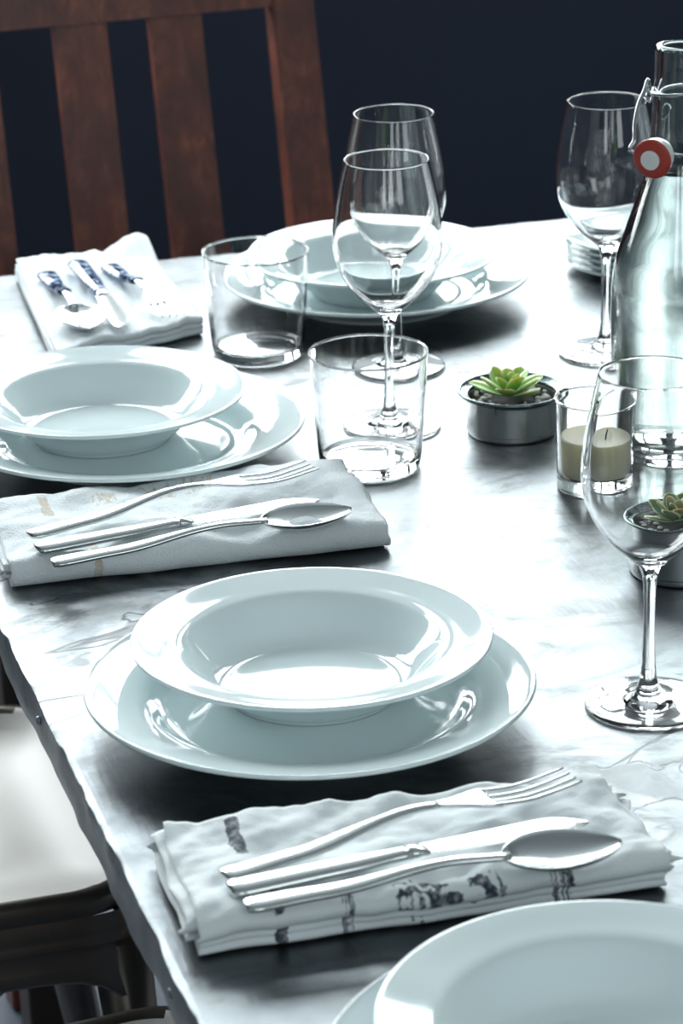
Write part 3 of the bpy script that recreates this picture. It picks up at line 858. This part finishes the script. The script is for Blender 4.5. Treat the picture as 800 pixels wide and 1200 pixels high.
def make_spoon(L=.195, hm='steel', slim=1.0):
    t = empty('spoon', (0, 0, 0)); bl = .066; hx = L - bl
    wt = [(0, .0080*slim), (L*.25, .0064*slim), (L*.5, .0036), (hx+.004, .0034)]
    zt = [(0, .0032), (L*.2, .0042), (hx*.80, .0105), (hx+.004, .0085)]
    tt = [(0, .0026), (L*.3, .0024), (hx+.004, .0018)]
    split = L*.45
    if hm == 'steel': loft('handle', handle_secs(0, hx+.004, wt, zt, tt), M['steel'], t)
    else:
        loft('handle', handle_secs(0, split, [(0, .0092), (split, .0062)], zt, [(0, .0035), (split, .003)]), M[hm], t)
        loft('neck', handle_secs(split-.001, hx+.004, wt, zt, tt, 10), M['steel'], t)
    bm = bmesh.new(); n, mm = 28, 16; BW = .0222
    def out(q):   # half width along the bowl, egg shaped
        return BW*math.sin(PI*min(1, max(0, q))**.82)**.62
    tg = []; bg = []
    for i in range(n+1):
        q = .004 + .992*i/n; x = hx + bl*q; hw = out(q); rt = []; rb = []
        rim = .0088 - .0012*q + .001*math.sin(PI*q)
        dep = .0088*math.sin(PI*min(1, q*.97+.02))**.75
        for k in range(mm+1):
            s = -1 + 2*k/mm; d = dep*(1-abs(s)**2.3)
            rt.append(bm.verts.new((x, s*hw*.965, rim - d))); rb.append(bm.verts.new((x, s*hw, rim - d*1.02 - .0010*(1-abs(s)**6) - .0003)))
        tg.append(rt); bg.append(rb)
    for i in range(n):
        for k in range(mm):
            bm.faces.new((tg[i][k], tg[i+1][k], tg[i+1][k+1], tg[i][k+1])); bm.faces.new((bg[i][k], bg[i][k+1], bg[i+1][k+1], bg[i+1][k]))
        bm.faces.new((tg[i][0], bg[i][0], bg[i+1][0], tg[i+1][0])); bm.faces.new((tg[i][mm], tg[i+1][mm], bg[i+1][mm], bg[i][mm]))
    bm.faces.new(tg[0]+bg[0][::-1]); bm.faces.new(tg[n]+bg[n][::-1])
    obj('bowl', bm, M['steel'], t)
    return t
def make_knife(L=.21, hm='steel', slim=1.0):
    t = empty('knife', (0, 0, 0)); hx = L*.50
    wt = [(0, .0088*slim if hm == 'steel' else .0095), (hx*.6, .0078*slim if hm == 'steel' else .0085), (hx, .0056)]
    zt = [(0, .0040), (hx, .0046)]; tt = [(0, .0036), (hx, .0032)]
    loft('handle', handle_secs(0, hx, wt, zt, tt), M[hm], t)
    loft('bolster', [(hx-.001, .0048, .0046, .0032), (hx+.003, .0052, .0046, .0034), (hx+.006, .0046, .0045, .0024), (hx+.010, .0058, .0043, .0014)], M['steel'], t)
    bm = bmesh.new(); A = []; n = 22
    for i in range(n+1):
        q = i/n; x = hx+.008 + (L-hx-.008)*q
        e = -.0062 - .0040*math.sin(min(1, q*1.3)*PI*.5)
        b = .0058 + .001*q
        if q > .72: k = (q-.72)/.28; b = b - (b - (-.0060))*(k**2.2)
        if q > .9: k = (q-.9)/.1; e = e + .0035*k*k
        A.append([bm.verts.new(p) for p in ((x, b, .0052), (x, (b+e)/2, .0053), (x, e, .0044), (x, (b+e)/2, .0036), (x, b, .0036))])
    for a, b in zip(A, A[1:]):
        for k in range(5): bm.faces.new((a[k], a[(k+1) % 5], b[(k+1) % 5], b[k]))
    bm.faces.new(A[0][::-1]); bm.faces.new(A[-1]); obj('blade', bm, M['steel'], t, auto=25)
    return t
def lay(t, a, b, za, zb, label, cat, group=None, roll=0):
    """handle end over pixel a, tip over pixel b, resting at heights za, zb above the table"""
    A = G(*a, TZ+za+.003); B = G(*b, TZ+zb+.003); A.z = TZ+za; B.z = TZ+zb
    X = (B-A).normalized(); Y = Vector((0, 0, 1)).cross(X).normalized(); Z = X.cross(Y)
    mt = Matrix((X, Y, Z)).transposed().to_4x4() @ Matrix.Rotation(R(roll), 4, 'X'); mt.translation = A
    t.matrix_world = mt
    print('LEN', cat, round((B-A).length, 4))
    tag(t, label, cat, group); return t
F_, K_, S_ = 'forks', 'knives', 'spoons'
zf = .0245
lay(make_fork(.214), (262,1028), (666,917), zf, zf+.001, 'silver fork nearest the camera, on the printed napkin with tines pointing right', 'fork')
lay(make_knife(.200), (268,1045), (669,964), zf, zf+.001, 'silver knife nearest the camera, between fork and spoon on the printed napkin', 'knife')
lay(make_spoon(.204), (286,1062), (702,998), zf, zf+.001, 'silver spoon nearest the camera, on the front fold of the printed napkin', 'spoon')
zm = .0218
lay(make_fork(.222), (34,628), (370,550), zm, zm+.002, 'silver fork on the tan-marked napkin behind the middle plate', 'fork')
lay(make_knife(.205), (42,645), (380,584), zm, zm, 'silver knife between fork and spoon on the tan-marked napkin', 'knife')
lay(make_spoon(.214), (60,660), (402,604), zm, zm+.001, 'silver spoon on the tan-marked napkin behind the middle plate', 'spoon')
zb = .020
lay(make_spoon(.185, 'blue_handle'), (54,321), (104,388), zb, zb, 'leftmost of the three blue-handled pieces on the far napkin, a spoon', 'spoon')
lay(make_knife(.205, 'blue_handle'), (90,309), (150,385), zb, zb, 'knife with blue marbled handle between spoon and fork on the far napkin', 'knife')
lay(make_fork(.178, 'blue_handle'), (128,313), (200,373), zb, zb, 'fork with blue marbled handle at the right of the far napkin', 'fork')
